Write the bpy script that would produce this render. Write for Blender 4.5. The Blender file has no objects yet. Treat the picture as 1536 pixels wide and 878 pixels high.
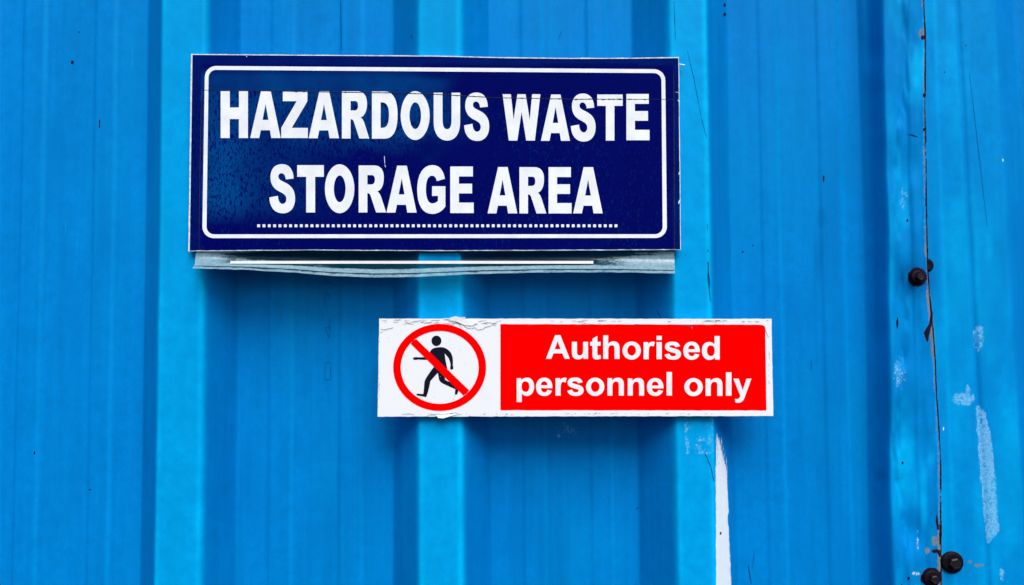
import bpy, math, random
import numpy as np
from mathutils import Vector
from mathutils.geometry import tessellate_polygon

# ------------------------------------------------------------------ camera, sky, sun, exposure
S = bpy.context.scene
C = S.collection
PITCH = math.radians(2.5)
DIST = 0.75                       # camera stands 0.75 m in front of the rib crests
FPX = 1110.0                      # focal length in photo pixels (photo 1536 wide)
cam = bpy.data.cameras.new('camera')
cam.sensor_width = 36.0
cam.lens = 36.0 * FPX / 1536.0
cam.clip_start = 0.01
cam.clip_end = 200.0
camo = bpy.data.objects.new('camera', cam)
camo.location = (0, -DIST, 0)
camo.rotation_euler = (math.pi / 2 + PITCH, 0, 0)
C.objects.link(camo)
S.camera = camo

SUN_EL, SUN_AZ = math.radians(54), math.radians(13)      # azimuth measured from the wall normal, to the right
w = bpy.data.worlds.new('World')
S.world = w
w.use_nodes = True
nt = w.node_tree
bg = nt.nodes['Background']
sky = nt.nodes.new('ShaderNodeTexSky')
sky.sky_type = 'NISHITA'
sky.sun_disc = False
sky.sun_elevation = SUN_EL
sky.sun_rotation = math.pi - SUN_AZ      # sun stands on the camera's side (-y), to the right (+x)
sky.dust_density = 3.0
nt.links.new(sky.outputs[0], bg.inputs[0])
bg.inputs[1].default_value = 0.05
sl = bpy.data.lights.new('sun', 'SUN')
sl.energy = 1.5
sl.angle = math.radians(42)
sl.color = (1.0, 0.95, 0.88)
slo = bpy.data.objects.new('sun', sl)
sd = Vector((math.sin(SUN_AZ) * math.cos(SUN_EL), -math.cos(SUN_AZ) * math.cos(SUN_EL), math.sin(SUN_EL)))
slo.rotation_euler = sd.to_track_quat('Z', 'Y').to_euler()
slo.location = (2, -3, 4)
C.objects.link(slo)
S.view_settings.view_transform = 'Standard'
S.view_settings.look = 'None'
S.view_settings.gamma = 1.0
S.view_settings.exposure = 1.44

# ------------------------------------------------------------------ measuring helpers
rng = np.random.default_rng(7)
random.seed(7)
cp, sp = math.cos(PITCH), math.sin(PITCH)

def P(px, py, y=0.0):
    """point at depth y that was measured at photo pixel (px, py)"""
    a = (px - 768.0) / FPX
    b = (439.0 - py) / FPX
    d = (a, cp - b * sp, sp + b * cp)
    t = (y + DIST) / d[1]
    return (d[0] * t, y, d[2] * t)

def to_px(x, y, z):
    dy = y + DIST
    f = dy * cp + z * sp
    u = -dy * sp + z * cp
    return 768.0 + FPX * x / f, 439.0 - FPX * u / f

def sstep(a, b, v):
    t = np.clip((v - a) / (b - a), 0, 1)
    return t * t * (3 - 2 * t)

_tab = rng.random((64, 64))
def vnoise(x, y):
    x = np.asarray(x, float); y = np.asarray(y, float)
    i = np.floor(x).astype(int); j = np.floor(y).astype(int)
    fx = x - i; fy = y - j
    fx = fx * fx * (3 - 2 * fx); fy = fy * fy * (3 - 2 * fy)
    g = lambda a, b: _tab[a % 64, b % 64]
    return (g(i, j) * (1 - fx) + g(i + 1, j) * fx) * (1 - fy) + (g(i, j + 1) * (1 - fx) + g(i + 1, j + 1) * fx) * fy

def fbm(x, y, o=3):
    s = 0; a = 0.5
    for k in range(o):
        s = s + a * vnoise(x * 2 ** k + 11.3 * k, y * 2 ** k + 5.7 * k); a *= 0.5
    return s / (1 - 0.5 ** o)

# ------------------------------------------------------------------ objects
def thing(name, label, cat, loc):
    o = bpy.data.objects.new(name, None)
    o.empty_display_size = 0.05
    o.location = loc
    o['label'] = label; o['category'] = cat
    C.objects.link(o)
    return o

def part(name, verts, faces, mat, parent, smooth=False, attrs=None, label=None, kind=None):
    base = Vector((0, 0, 0)); p = parent
    while p is not None:
        base += Vector(p.location); p = p.parent
    v = np.asarray(verts, dtype=np.float32).reshape(-1, 3) - np.array(base, dtype=np.float32)
    me = bpy.data.meshes.new(name)
    if isinstance(faces, np.ndarray) and faces.shape[1] == 4:
        n = len(faces)
        me.vertices.add(len(v)); me.vertices.foreach_set('co', v.ravel())
        me.loops.add(4 * n); me.loops.foreach_set('vertex_index', faces.astype(np.int32).ravel())
        me.polygons.add(n)
        me.polygons.foreach_set('loop_start', np.arange(0, 4 * n, 4, dtype=np.int32))
        me.update(calc_edges=True)
    else:
        me.from_pydata([tuple(map(float, q)) for q in v], [], [tuple(f) for f in faces])
    if smooth:
        me.polygons.foreach_set('use_smooth', np.ones(len(me.polygons), dtype=bool))
    if attrs:
        for k, a in attrs.items():
            at = me.attributes.new(k, 'FLOAT', 'POINT')
            at.data.foreach_set('value', np.asarray(a, dtype=np.float32).ravel())
    me.materials.append(mat)
    me.update()
    o = bpy.data.objects.new(name, me)
    o.parent = parent
    if label: o['label'] = label
    if kind: o['kind'] = kind
    C.objects.link(o)
    return o

def grid_faces(nr, nc):
    i = np.arange(nr - 1)[:, None] * nc + np.arange(nc - 1)[None, :]
    return np.stack([i, i + 1, i + nc + 1, i + nc], -1).reshape(-1, 4)

# ------------------------------------------------------------------ materials
class N:
    def __init__(s, name):
        s.m = bpy.data.materials.new(name); s.m.use_nodes = True
        s.t = s.m.node_tree; s.b = s.t.nodes['Principled BSDF']
    def n(s, typ, **kw):
        nd = s.t.nodes.new(typ)
        for k, v in kw.items(): setattr(nd, k, v)
        return nd
    def l(s, a, b): s.t.links.new(a, b)
    def setin(s, sock, v):
        if hasattr(v, 'is_output'): s.l(v, sock)
        else: sock.default_value = v
    def coord(s, scale=(1, 1, 1)):
        tc = s.n('ShaderNodeTexCoord'); mp = s.n('ShaderNodeMapping')
        mp.inputs['Scale'].default_value = scale
        s.l(tc.outputs['Object'], mp.inputs['Vector']); return mp.outputs[0]
    def noise(s, scale, vec=None, detail=3, rough=0.55):
        nd = s.n('ShaderNodeTexNoise'); nd.inputs['Scale'].default_value = scale
        nd.inputs['Detail'].default_value = detail; nd.inputs['Roughness'].default_value = rough
        s.l(vec if vec is not None else s.coord(), nd.inputs['Vector']); return nd.outputs['Fac']
    def attr(s, name):
        nd = s.n('ShaderNodeAttribute'); nd.attribute_name = name; return nd.outputs['Fac']
    def math(s, op, a, b=0.0, c=0.0):
        nd = s.n('ShaderNodeMath'); nd.operation = op
        s.setin(nd.inputs[0], a); s.setin(nd.inputs[1], b); s.setin(nd.inputs[2], c); return nd.outputs[0]
    def ramp(s, v, a, b, lo=0.0, hi=1.0):
        nd = s.n('ShaderNodeMapRange'); nd.interpolation_type = 'SMOOTHSTEP'
        s.setin(nd.inputs[0], v)
        for i, q in zip((1, 2, 3, 4), (a, b, lo, hi)): nd.inputs[i].default_value = q
        return nd.outputs[0]
    def mix(s, f, a, b, blend='MIX'):
        nd = s.n('ShaderNodeMix'); nd.data_type = 'RGBA'; nd.blend_type = blend
        s.setin(nd.inputs[0], f)
        for sock, v in ((nd.inputs[6], a), (nd.inputs[7], b)):
            s.setin(sock, (*v, 1.0) if isinstance(v, tuple) and len(v) == 3 else v)
        return nd.outputs[2]
    def bump(s, h, strength, dist):
        nd = s.n('ShaderNodeBump'); nd.inputs['Strength'].default_value = strength
        nd.inputs['Distance'].default_value = dist
        s.l(h, nd.inputs['Height']); s.l(nd.outputs[0], s.b.inputs['Normal'])
    def out(s, col, rough, spec=0.3, tint=None):
        s.setin(s.b.inputs['Base Color'], (*col, 1.0) if isinstance(col, tuple) else col)
        s.setin(s.b.inputs['Roughness'], rough)
        s.b.inputs['Specular IOR Level'].default_value = spec
        if tint: s.b.inputs['Specular Tint'].default_value = (*tint, 1)
        return s.m

def wall_material():
    k = N('blue_painted_steel')
    streak = k.noise(1.0, k.coord((130, 130, 5)), 4, 0.6)
    blot = k.noise(14, None, 5, 0.6)
    fine = k.noise(520, None, 2, 0.6)
    mott = k.noise(90, None, 4, 0.65)
    base = (0.0, 0.188, 0.56)
    f = k.math('ADD', k.ramp(streak, 0.3, 0.72, -0.045, 0.045), k.ramp(blot, 0.3, 0.7, -0.035, 0.035))
    f = k.math('ADD', f, k.ramp(fine, 0.25, 0.75, -0.05, 0.05))
    f = k.math('ADD', f, k.ramp(mott, 0.3, 0.7, -0.05, 0.05))
    f = k.math('ADD', f, 1.0)
    hsv = k.n('ShaderNodeHueSaturation'); hsv.inputs['Color'].default_value = (*base, 1)
    k.l(f, hsv.inputs['Value'])
    col = hsv.outputs[0]
    # lighter colour on the crests and along the bends
    ch = k.math('MULTIPLY', k.attr('lighten'), k.ramp(mott, 0.2, 0.8, 0.75, 1.2))
    col = k.mix(ch, col, (0.0, 0.42, 0.85))
    # large areas where the paint has gone greener with age
    big = k.noise(1.0, k.coord((9, 9, 3.5)), 4, 0.6)
    col = k.mix(k.ramp(big, 0.45, 0.7, 0.0, 0.30), col, (0.0, 0.245, 0.56))
    # pale drifting wear streaks and thin scuffs
    sc = k.noise(1.0, k.coord((420, 420, 22)), 3, 0.7)
    scm = k.math('MULTIPLY', k.ramp(sc, 0.66, 0.78), k.ramp(blot, 0.42, 0.62))
    col = k.mix(k.math('MULTIPLY', scm, 0.55), col, (0.01, 0.38, 0.82))
    # dirt
    g = k.math('MULTIPLY', k.attr('grime'), k.ramp(mott, 0.25, 0.7, 0.5, 1.1))
    col = k.mix(g, col, (0.0, 0.05, 0.22))
    # residue of old labels
    rn = k.noise(260, k.coord((1, 1, 1.0)), 4, 0.75)
    rb = k.noise(95, k.coord((1.3, 1.3, 0.8)), 5, 0.8)
    res = k.math('ADD', k.attr('residue'), k.math('MULTIPLY', k.math('SUBTRACT', rb, 0.5), k.math('MULTIPLY', k.ramp(k.attr('residue'), 0.0, 0.3), 2.8)))
    veil = k.math('MULTIPLY', k.ramp(res, 0.25, 0.9), k.ramp(mott, 0.25, 0.75, 0.15, 0.40))
    col = k.mix(veil, col, (0.08, 0.42, 0.78))
    rm = k.ramp(k.math('ADD', res, k.math('MULTIPLY', k.math('SUBTRACT', rn, 0.5), 2.2)), 0.5, 0.85)
    col = k.mix(k.math('MULTIPLY', rm, k.ramp(fine, 0.3, 0.7, 0.25, 0.75)), col, (0.20, 0.52, 0.82))
    # scraped to the white primer
    wn = k.noise(1.0, k.coord((500, 500, 120)), 4, 0.7)
    wm = k.ramp(k.math('ADD', k.attr('primer'), k.math('MULTIPLY', k.math('SUBTRACT', wn, 0.5), 1.0)), 0.42, 0.62)
    col = k.mix(wm, col, k.mix(wn, (0.60, 0.74, 0.86), (0.86, 0.92, 0.97)))
    # bare zinc, then rust and the painted gap shade
    zn = k.noise(300, None, 4, 0.7)
    zm = k.ramp(k.math('ADD', k.attr('zinc'), k.math('MULTIPLY', k.math('SUBTRACT', zn, 0.5), 0.8)), 0.42, 0.62)
    col = k.mix(zm, col, k.mix(zn, (0.05, 0.10, 0.17), (0.24, 0.27, 0.30)))
    um = k.ramp(k.math('ADD', k.attr('rust_and_gap_shade'), k.math('MULTIPLY', k.math('SUBTRACT', rn, 0.5), 0.6)), 0.42, 0.58)
    col = k.mix(um, col, (0.014, 0.004, 0.016))
    h = k.math('ADD', k.math('MULTIPLY', fine, 0.3), k.math('MULTIPLY', k.noise(38, None, 3, 0.5), 1.0))
    k.bump(h, 0.25, 0.0012)
    return k.out(col, k.ramp(mott, 0.2, 0.8, 0.42, 0.6), 0.10, (0.2, 0.6, 1.0))

def plain(name, col, rough=0.5, spec=0.3, vary=0.06, scale=60, metallic=0.0, tint=None):
    k = N(name)
    n = k.noise(scale, None, 4, 0.6)
    a = tuple(max(0, c * (1 - vary)) for c in col); b = tuple(min(1, c * (1 + vary)) for c in col)
    k.b.inputs['Metallic'].default_value = metallic
    return k.out(k.mix(k.ramp(n, 0.25, 0.75), a, b), rough, spec, tint)

M_wall = wall_material()
M_white = plain('white_vinyl', (0.72, 0.775, 0.84), 0.4, 0.15, 0.07, 70)
M_board = plain('white_board_edge', (0.62, 0.66, 0.70), 0.6, 0.2, 0.3, 300)
M_red = plain('red_vinyl', (0.88, 0.0, 0.0), 0.4, 0.0, 0.05, 45)
M_black = plain('navy_black_ink', (0.004, 0.004, 0.016), 0.45, 0.1, 0.1)
M_dark = plain('dark_scratch', (0.002, 0.04, 0.14), 0.7, 0.05, 0.4, 200)
M_ink = plain('faint_ink', (0.0, 0.115, 0.37), 0.6, 0.05, 0.3, 200)
M_grime = plain('black_grime', (0.02, 0.02, 0.04), 0.8, 0.05, 0.5, 300)
M_crack = plain('grey_black_crack', (0.09, 0.09, 0.13), 0.8, 0.05, 0.6, 300)
M_greygrime = plain('grey_grime', (0.32, 0.33, 0.38), 0.8, 0.05, 0.5, 200)
M_pale = plain('pale_chip', (0.55, 0.75, 0.9), 0.7, 0.1, 0.3, 200)
M_rubber = plain('black_rubber', (0.005, 0.0025, 0.008), 0.6, 0.10, 0.5, 300)
M_screw = plain('rusty_screw', (0.009, 0.005, 0.010), 0.45, 0.3, 0.7, 500)

# ------------------------------------------------------------------ ribbed wall
DEPTH = 0.041
ZMID = P(768, 439, 0)[2]
LEAN = 6.0 / 878.0
LEAN2 = 22.0 / 878.0
def ux(px, d): return P(px, 439, d)[0]

prof = []     # (x, y)
def ribs_pan(pairs):
    for a, b in pairs:
        xa, xb = ux(a, DEPTH), ux(b, DEPTH)
        prof.extend([(xa, DEPTH), (xa + 0.0028, DEPTH - 0.0019), (xb - 0.0028, DEPTH - 0.0019), (xb, DEPTH)])
# left of the frame: one more rib so that the wall goes on
prof += [(-1.0, DEPTH), (-0.66, DEPTH), (-0.63, 0), (-0.585, 0), (-0.555, DEPTH)]
ribs_pan([(27, 64), (136, 171)])
prof += [(ux(217, DEPTH), DEPTH), (ux(239, 0), 0), (ux(303, 0), 0), (ux(358, DEPTH), DEPTH)]
ribs_pan([(403, 441), (508, 545)])
prof += [(ux(590, DEPTH), DEPTH), (ux(629, 0), 0), (ux(691, 0), 0), (ux(736, DEPTH), DEPTH)]
ribs_pan([(782, 818), (882, 917)])
prof += [(ux(953, DEPTH), DEPTH), (ux(1012, 0), 0), (ux(1066, 0), 0), (ux(1098, DEPTH), DEPTH)]
ribs_pan([(1143, 1174), (1232, 1270)])
C4 = 0.010
prof += [(ux(1297, DEPTH), DEPTH), (ux(1312, 0.03), 0.031), (ux(1334, C4), C4), (ux(1368, C4), C4), (ux(1371, C4), C4 - 0.0015), (ux(1450, C4), C4 + 0.006)]
prof = np.array(prof)
fx = np.arange(-1.0, 0.60, 0.00025)
fy = np.interp(fx, prof[:, 0], prof[:, 1])
def smooth(y, sig):
    k = np.exp(-0.5 * (np.arange(-4 * sig, 4 * sig + 1) / sig) ** 2); k /= k.sum()
    return np.convolve(np.pad(y, len(k) // 2, mode='edge'), k, 'valid')
fys = smooth(fy, 3)
rs = smooth(fy, 7)
rm_ = np.zeros_like(fx)
for pa, pb in ((303, 358), (691, 736)):
    rm_ = np.maximum(rm_, sstep(ux(pa, 0) - 0.008, ux(pa, 0) - 0.001, fx) * sstep(ux(pb, DEPTH) - 0.010, ux(pb, DEPTH) - 0.016, fx))
fys = fys * (1 - rm_) + rs * rm_
# crests and the right hand bends are rounder than the left hand ones
def H1(x, z):
    u = x + LEAN * (z - ZMID)
    h = np.interp(u, fx, fys)
    px, py = to_px(x, h, z)
    wob = sstep(1285, 1310, px) * sstep(1376, 1355, px)
    h = np.interp(u + wob * 0.0050 * (fbm(py / 130.0, py * 0 + 4.4, 3) - 0.5) + wob * 0.0035 * (py - 439) / 439, fx, fys)
    d = sstep(1300, 1345, px)
    h = h + d * 0.0075 * (fbm(px / 40.0, py / 95.0, 2) - 0.5)
    h = h + d * 0.0036 * np.exp(-((px - 1352 - 8 * np.sin(py / 60.0)) / 7.0) ** 2) * (fbm(px / 9.0, py / 38.0, 2) - 0.45) * 2
    sxp = np.interp(py, seam_pts[:, 0], seam_pts[:, 1])
    h = h - 0.0026 * np.exp(-((sxp - px - 14) / 7.0) ** 2) * (0.4 + fbm(px * 0 + 3.0, py / 60.0, 3)) + 0.0022 * sstep(7, 0, sxp - px) * sstep(1340, 1370, px)
    # knocked in patch near the lower screws, oil canning over the pans
    h = h + 0.004 * np.exp(-((px - 1372) / 14.0) ** 2 - ((py - 800) / 26.0) ** 2) - 0.003 * np.exp(-((px - 1376) / 7.0) ** 2 - ((py - 830) / 30.0) ** 2)
    h = h + 0.0030 * (fbm(px / 210.0 + 3, py / 330.0, 2) - 0.5)
    return h

seam_pts = np.array([(-80, 1384), (0, 1385), (55, 1387.7), (145, 1387.4), (200, 1388), (300, 1389), (351, 1390), (391, 1391.5), (440, 1394.2), (488, 1399.3),
                     (538, 1402.7), (598, 1405), (648, 1408), (698, 1410.5), (759, 1411), (829, 1411), (878, 1411.7), (960, 1413)])
SEAM_D = 0.0125
def seam_x(z):
    _, py = to_px(0.42, SEAM_D, z)
    px = np.interp(py, seam_pts[:, 0], seam_pts[:, 1])
    px = px + 1.2 * (fbm(py / 19.0, py * 0 + 2.0, 2) - 0.5)
    a = (px - 768.0) / FPX
    b = (439.0 - py) / FPX
    return a * (SEAM_D + DIST) / (cp - b * sp)

prof2 = np.array([(-1, 0.0155), (ux(1395, 0.0155), 0.0155), (ux(1410, 0.017), 0.0140), (ux(1420, 0.017), 0.0172), (ux(1456, 0.0165), 0.0170), (ux(1460, 0.0165), 0.0212), (ux(1464, 0.0165), 0.0170),
                  (ux(1514, 0.0165), 0.0165), (ux(1528, 0.024), 0.026), (ux(1545, 0.040), 0.040), (0.66, 0.040), (0.69, 0.010), (0.735, 0.010), (0.765, 0.040), (1.3, 0.040)])
gy = smooth(np.interp(np.arange(-0.2, 1.25, 0.00025), prof2[:, 0], prof2[:, 1]), 6)
gx = np.arange(-0.2, 1.25, 0.00025)
def H2(x, z):
    u = x + LEAN2 * (z - ZMID)
    h = np.interp(u, gx, gy)
    px, py = to_px(x, h, z)
    return h + 0.0045 * (fbm(px / 45.0 + 9, py / 260.0, 3) - 0.5)

def HW(x, z):
    """front surface of the wall, whichever sheet is on top there"""
    return float(H1(np.array(x), np.array(z))) if x < float(seam_x(np.array(z))) else float(H2(np.array(x), np.array(z)))

def on_wall(px, py, off=0.0003):
    y = 0.015
    for _ in range(12):
        p = P(px, py, y); y = 0.5 * y + 0.5 * HW(p[0], p[2])
    p = P(px, py, y)
    return (p[0], p[1] - off, p[2])

# --- painted-on history of the sheets, with gap shade and lit rib edges: masks live on the metal as point attributes
def blob(px, py, cx, cy, rx, ry, soft=0.5):
    r = np.sqrt(((px - cx) / rx) ** 2 + ((py - cy) / ry) ** 2)
    return sstep(1 + soft, 1 - soft, r)

def band(px, py, pts, soft=3.0):
    """pts: (y, left, right) rows"""
    p = np.array(pts, float)
    l = np.interp(py, p[:, 0], p[:, 1]); r = np.interp(py, p[:, 0], p[:, 2])
    d = np.minimum(px - l, r - px)
    d = np.minimum(d, np.minimum(py - p[0, 0], p[-1, 0] - py))
    return sstep(-soft, soft, d)

def tear(px, py, pts):
    """dark streak along a polyline, pts: (x, y, halfwidth)"""
    m = np.zeros_like(px)
    for (x0, y0, w0), (x1, y1, w1) in zip(pts[:-1], pts[1:]):
        dx, dy = x1 - x0, y1 - y0
        t = np.clip(((px - x0) * dx + (py - y0) * dy) / (dx * dx + dy * dy + 1e-9), 0, 1)
        d = np.hypot(px - x0 - t * dx, py - y0 - t * dy) - (w0 + t * (w1 - w0))
        m = np.maximum(m, sstep(1.6, -1.2, d))
    return m

specks = [(118.7, 48.5, 1.3, 1.4), (108.7, 94, 2.0, 3.4), (149, 183, 1.3, 4), (149.5, 190, 1.0, 2), (51.5, 680, 1.2, 2.5), (135, 734, 3, 1.2), (1236, 268, 1.2, 7),
          (1346, 485, 1.2, 9), (1353.7, 694.6, 1.6, 2), (1361, 331, 1.6, 2), (1417, 108.7, 1.2, 1.2), (1449, 67.6, 1.2, 1.2), 
          (1384, 56.6, 2.6, 3.5), (1386.5, 143, 2.4, 3), (1386, 195, 2, 2), (1114.5, 377.5, 1.6, 1.6), (1129, 368, 1.3, 1.3),
          (1087, 8, 2, 3), (1087, 22, 2, 3), (955, 763, 1.2, 1.2), (1363, 868, 1.6, 3), (1352, 878, 1.3, 2.5), (1081, 800, 1.2, 2.2)]
def masks(px, py, crest):
    z0 = np.zeros_like(px)
    a = {}
    a['primer'] = np.maximum(band(px, py, [(648, 1074.5, 1076), (664, 1073.5, 1079), (682, 1073.3, 1082.5), (707, 1073.4, 1089), (758, 1073.8, 1091.3), (821, 1074, 1095), (878, 1074.5, 1098), (1000, 1075, 1101)], 2.0) * (0.62 + 0.38 * sstep(1096, 1078, px + 26 * sstep(780, 660, py) - 3)) + 0.45 * band(px, py, [(655, 1078, 1083), (690, 1080, 1093), (730, 1086, 1093), (770, 1088, 1094)], 3),
                             0.30 * np.exp(-((px - 1061.8) / 1.2) ** 2) * sstep(180, 240, py) * sstep(480, 440, py) * (fbm(px / 3.0, py / 14.0, 2) > 0.5))
    pr2 = np.maximum(0.8 * blob(px, py, 1377, 812, 2.5, 26, 0.8), blob(px, py, 1374, 861, 8, 4)) * 0.55
    pr3 = blob(px, py, 1504.4, 240.5, 2.0, 3.2) * 0.55
    pr4 = blob(px, py, 1415.7, 643, 1.2, 4) * 0.8
    lines = 0.5 * np.exp(-((px - 1369 - (py - 400) * 0.012) / 2.0) ** 2) * sstep(300, 420, py) * fbm(px / 5, py / 26.0, 2)
    a['primer'] = np.maximum.reduce([a['primer'], pr2, pr3, pr4, lines])
    r1 = 0.80 * blob(px, py, 1467, 507, 9, 20, 0.35)
    r2 = 0.85 * np.maximum(blob(px, py, 1446, 599, 17, 10, 0.4), blob(px, py, 1452, 590, 5, 12, 0.4))
    r3 = 0.95 * band(px, py, [(608, 1464, 1470), (616, 1463, 1476), (640, 1465, 1485), (700, 1469, 1492), (770, 1475, 1497), (795, 1478, 1500), (806, 1479, 1492), (815, 1480, 1486)], 3)
    r4 = 0.7 * blob(px, py, 1503, 862, 4, 11, 0.4)
    r5 = 0.36 * band(px, py, [(626, 1028, 1068), (680, 1030, 1070)], 2) * (0.35 + 0.9 * vnoise(px / 22.0, py / 2.0))
    r5b = 0.5 * (band(px, py, [(626, 1026, 1070), (682, 1028, 1072)], 1.5) - band(px, py, [(620, 1030, 1066), (678.5, 1032, 1068)], 1.5))
    r6 = 0.55 * blob(px, py, 1350, 560, 9, 24, 0.6) + 0.5 * blob(px, py, 1356, 300, 7, 18, 0.6)
    r7 = 0.5 * blob(px, py, 850, 645, 26, 14, 0.6)
    a['residue'] = np.maximum.reduce([r1, r2, r3, r4, r5, np.clip(r5b, 0, 1), r6, r7 * 0.8])
    # rust, painted gap shade and bare zinc along the lap
    sx = np.interp(py, seam_pts[:, 0], seam_pts[:, 1])
    ds = sx - px
    zi = 0.95 * sstep(9, 2, ds) * sstep(-3, 0, ds) * np.maximum.reduce([sstep(425, 440, py) * sstep(560, 525, py), 0.9 * sstep(775, 800, py), 0.75 * sstep(395, 380, py) * sstep(335, 375, py), 0.38 + 0.25 * fbm(px / 8.0, py / 40.0, 2), 0.6 * sstep(18, 8, py) + 0.5 * sstep(560, 600, py)])
    zi = np.maximum.reduce([zi, blob(px, py, 1391, 826, 3.5, 5.5), 0.8 * blob(px, py, 1402, 812, 5, 8), 0.85 * blob(px, py, 1455, 843, 3.5, 3.5), 0.7 * blob(px, py, 1468, 848, 8, 3), 0.52 * blob(px, py, 1428.5, 844, 19, 20, 0.35), 0.75 * blob(px, py, 1382, 51, 4, 9)])
    a['zinc'] = zi
    ru = tear(px, py, [(1394.5, 446, 0.8), (1397.5, 472, 1.6), (1395.5, 487, 2.0), (1390, 500, 4.2), (1391, 512, 1.0)])
    ru = np.maximum.reduce([ru, tear(px, py, [(1405, 773, 0.6), (1405.5, 782, 1.8), (1407, 794, 1.2)]), tear(px, py, [(1411, 785, 0.8), (1411, 802, 2.2), (1409.7, 817, 0.6)]),
                            tear(px, py, [(1400, 827, 2.4), (1407, 827, 2.4), (1410, 835, 1.0)]), 0.9 * blob(px, py, 1376, 416, 15, 15, 0.35), 0.9 * blob(px, py, 1397, 866, 15, 15, 0.3),
                            0.75 * blob(px, py, 1384, 868, 4, 8)])
    ru = np.maximum(ru, np.exp(-((ds + 0.2) / 1.5) ** 2) * (0.62 + 0.5 * fbm(px / 6.0, py / 22.0, 2)))  # rust along the lap edge, with the shade of the gap painted in
    cr = np.exp(-((px - 1061.5 - (py - 300) * 0.006) / 0.9) ** 2) * sstep(215, 240, py) * sstep(478, 455, py) * (fbm(px / 4 + 7, py / 9.0, 2) > 0.52)
    ru = np.maximum(ru, 0.8 * cr)
    for (cx, cy, rx, ry) in specks:
        ru = np.maximum(ru, 0.95 * blob(px, py, cx, cy, rx + 0.15, ry + 0.2, 0.45))
    a['rust_and_gap_shade'] = ru
    g = 0.35 * blob(px, py, 1323, 713, 10, 9, 0.7) + 0.30 * blob(px, py, 1232, 327, 6, 14, 0.8) + 0.22 * blob(px, py, 1228, 390, 6, 30, 0.8) + 0.2 * blob(px, py, 485, 28, 12, 7, 0.8)
    g = g + 0.7 * blob(px, py, 1372, 418, 24, 26, 0.9) + 0.35 * sstep(34, 8, ds) * sstep(-1, 3, ds) * sstep(640, 760, py) * fbm(px / 20, py / 40.0, 2)
    g = g + 0.16 * sstep(0.55, 0.8, fbm(px / 40.0 + 20, py / 420.0, 3)) + 0.10 * sstep(0.5, 0.8, fbm(px / 90.0 + 31, py / 120.0 + 7, 4))
    a['grime'] = np.clip(g, 0, 1)
    a['lighten'] = crest
    return a

def make_sheet(xcols, z, H, xfun, root, label, ret):
    Z = np.repeat(z[:, None], len(xcols), 1) if xcols is not None else None
    X = xfun(z)
    Z = np.repeat(z[:, None], X.shape[1], 1)
    Y = H(X, Z)
    px, py = to_px(X, Y, Z)
    crest = ret(X, Y, Z, px, py)
    at = masks(px, py, crest)
    V = np.stack([X, Y, Z], -1)
    return part('cladding_sheet', V.reshape(-1, 3), grid_faces(*X.shape), M_wall, root, True, {k: v for k, v in at.items()}, label)

zr = np.concatenate([np.arange(-0.60, -0.345, 0.02), np.arange(-0.345, 0.40, 0.0018), np.arange(0.40, 0.66, 0.02)])
wall = thing('metal_wall', 'blue painted ribbed metal cladding wall with a lapped rusty joint behind both signs', 'wall', (0, DEPTH, -0.60))

# columns of the left sheet: fine where the sheet bends or carries marks
cuts = [(-0.85, -0.53, 0.006), (-0.53, 0.36, 0.0016)]
cols = np.concatenate([np.arange(a, b, s) for a, b, s in cuts])
def xs1(z):
    a = cols[None, :] - LEAN * (z[:, None] - ZMID)
    x0 = a[:, -1:]
    e = seam_x(z)[:, None]
    t = np.linspace(0, 1, 62)[None, 1:]
    return np.concatenate([a, x0 + (e - x0) * t], 1)
def lighten1(X, Y, Z, px, py):
    u = X + LEAN * (Z - ZMID)
    h = np.interp(u, fx, fys)
    c = 0.50 * sstep(0.008, 0.0005, h)
    for pe, wd, amp in ((239, 5, .25), (303, 5, .35), (631, 6, .25), (690, 5, .4), (1014, 5, .2), (1064, 4, .45), (1370, 6, .2)):
        c = c + amp * np.exp(-((u - ux(pe, 0)) / (wd * 0.00067)) ** 2) * (0.5 + fbm(px / 15.0, py / 60.0, 2))
    d2 = sstep(1325, 1345, px)
    c = c * (1 - d2) + d2 * (0.05 + 0.75 * sstep(0.35, 0.75, fbm(px / 26.0 + 4, py / 90.0, 3)))
    # lit right-hand edges of the small stiffening ribs, painted paler
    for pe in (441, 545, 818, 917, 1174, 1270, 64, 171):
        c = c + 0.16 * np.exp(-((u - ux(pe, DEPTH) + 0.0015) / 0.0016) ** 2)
    return np.clip(c, 0, 1)
make_sheet(cols, zr, H1, xs1, wall, None, lighten1)
# folded cut edge of the left sheet
zz = zr; e = seam_x(zz); ye = H1(e, zz)
Vv = np.stack([np.stack([e, ye, zz], -1), np.stack([e + 0.0002, ye + 0.0009, zz], -1), np.stack([e - 0.004, ye + 0.0011, zz], -1)], 1)
part('cut_edge', Vv.reshape(-1, 3), grid_faces(len(zz), 3), plain('rusty_edge', (0.05, 0.035, 0.04), 0.7, 0.2, 0.6, 300), wall)

c2 = np.concatenate([np.linspace(0, 0.16, 115), np.linspace(0.165, 0.46, 60)])
def xs2(z): return (seam_x(z) - 0.022)[:, None] + c2[None, :]
def lighten2(X, Y, Z, px, py):
    h = np.interp(X + LEAN2 * (Z - ZMID), gx, gy)
    return np.clip(0.16 * sstep(0.022, 0.016, h) + 0.35 * sstep(0.4, 0.8, fbm(px / 40.0 + 8, py / 130.0, 3)) * sstep(0.022, 0.016, h)
                   + 0.18 * np.exp(-((px - 1417 - (py - 439) * 0.035) / 3.0) ** 2), 0, 1)
make_sheet(None, zr, H2, xs2, wall, 'right hand cladding sheet lapped under the rusty joint', lighten2)

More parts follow.
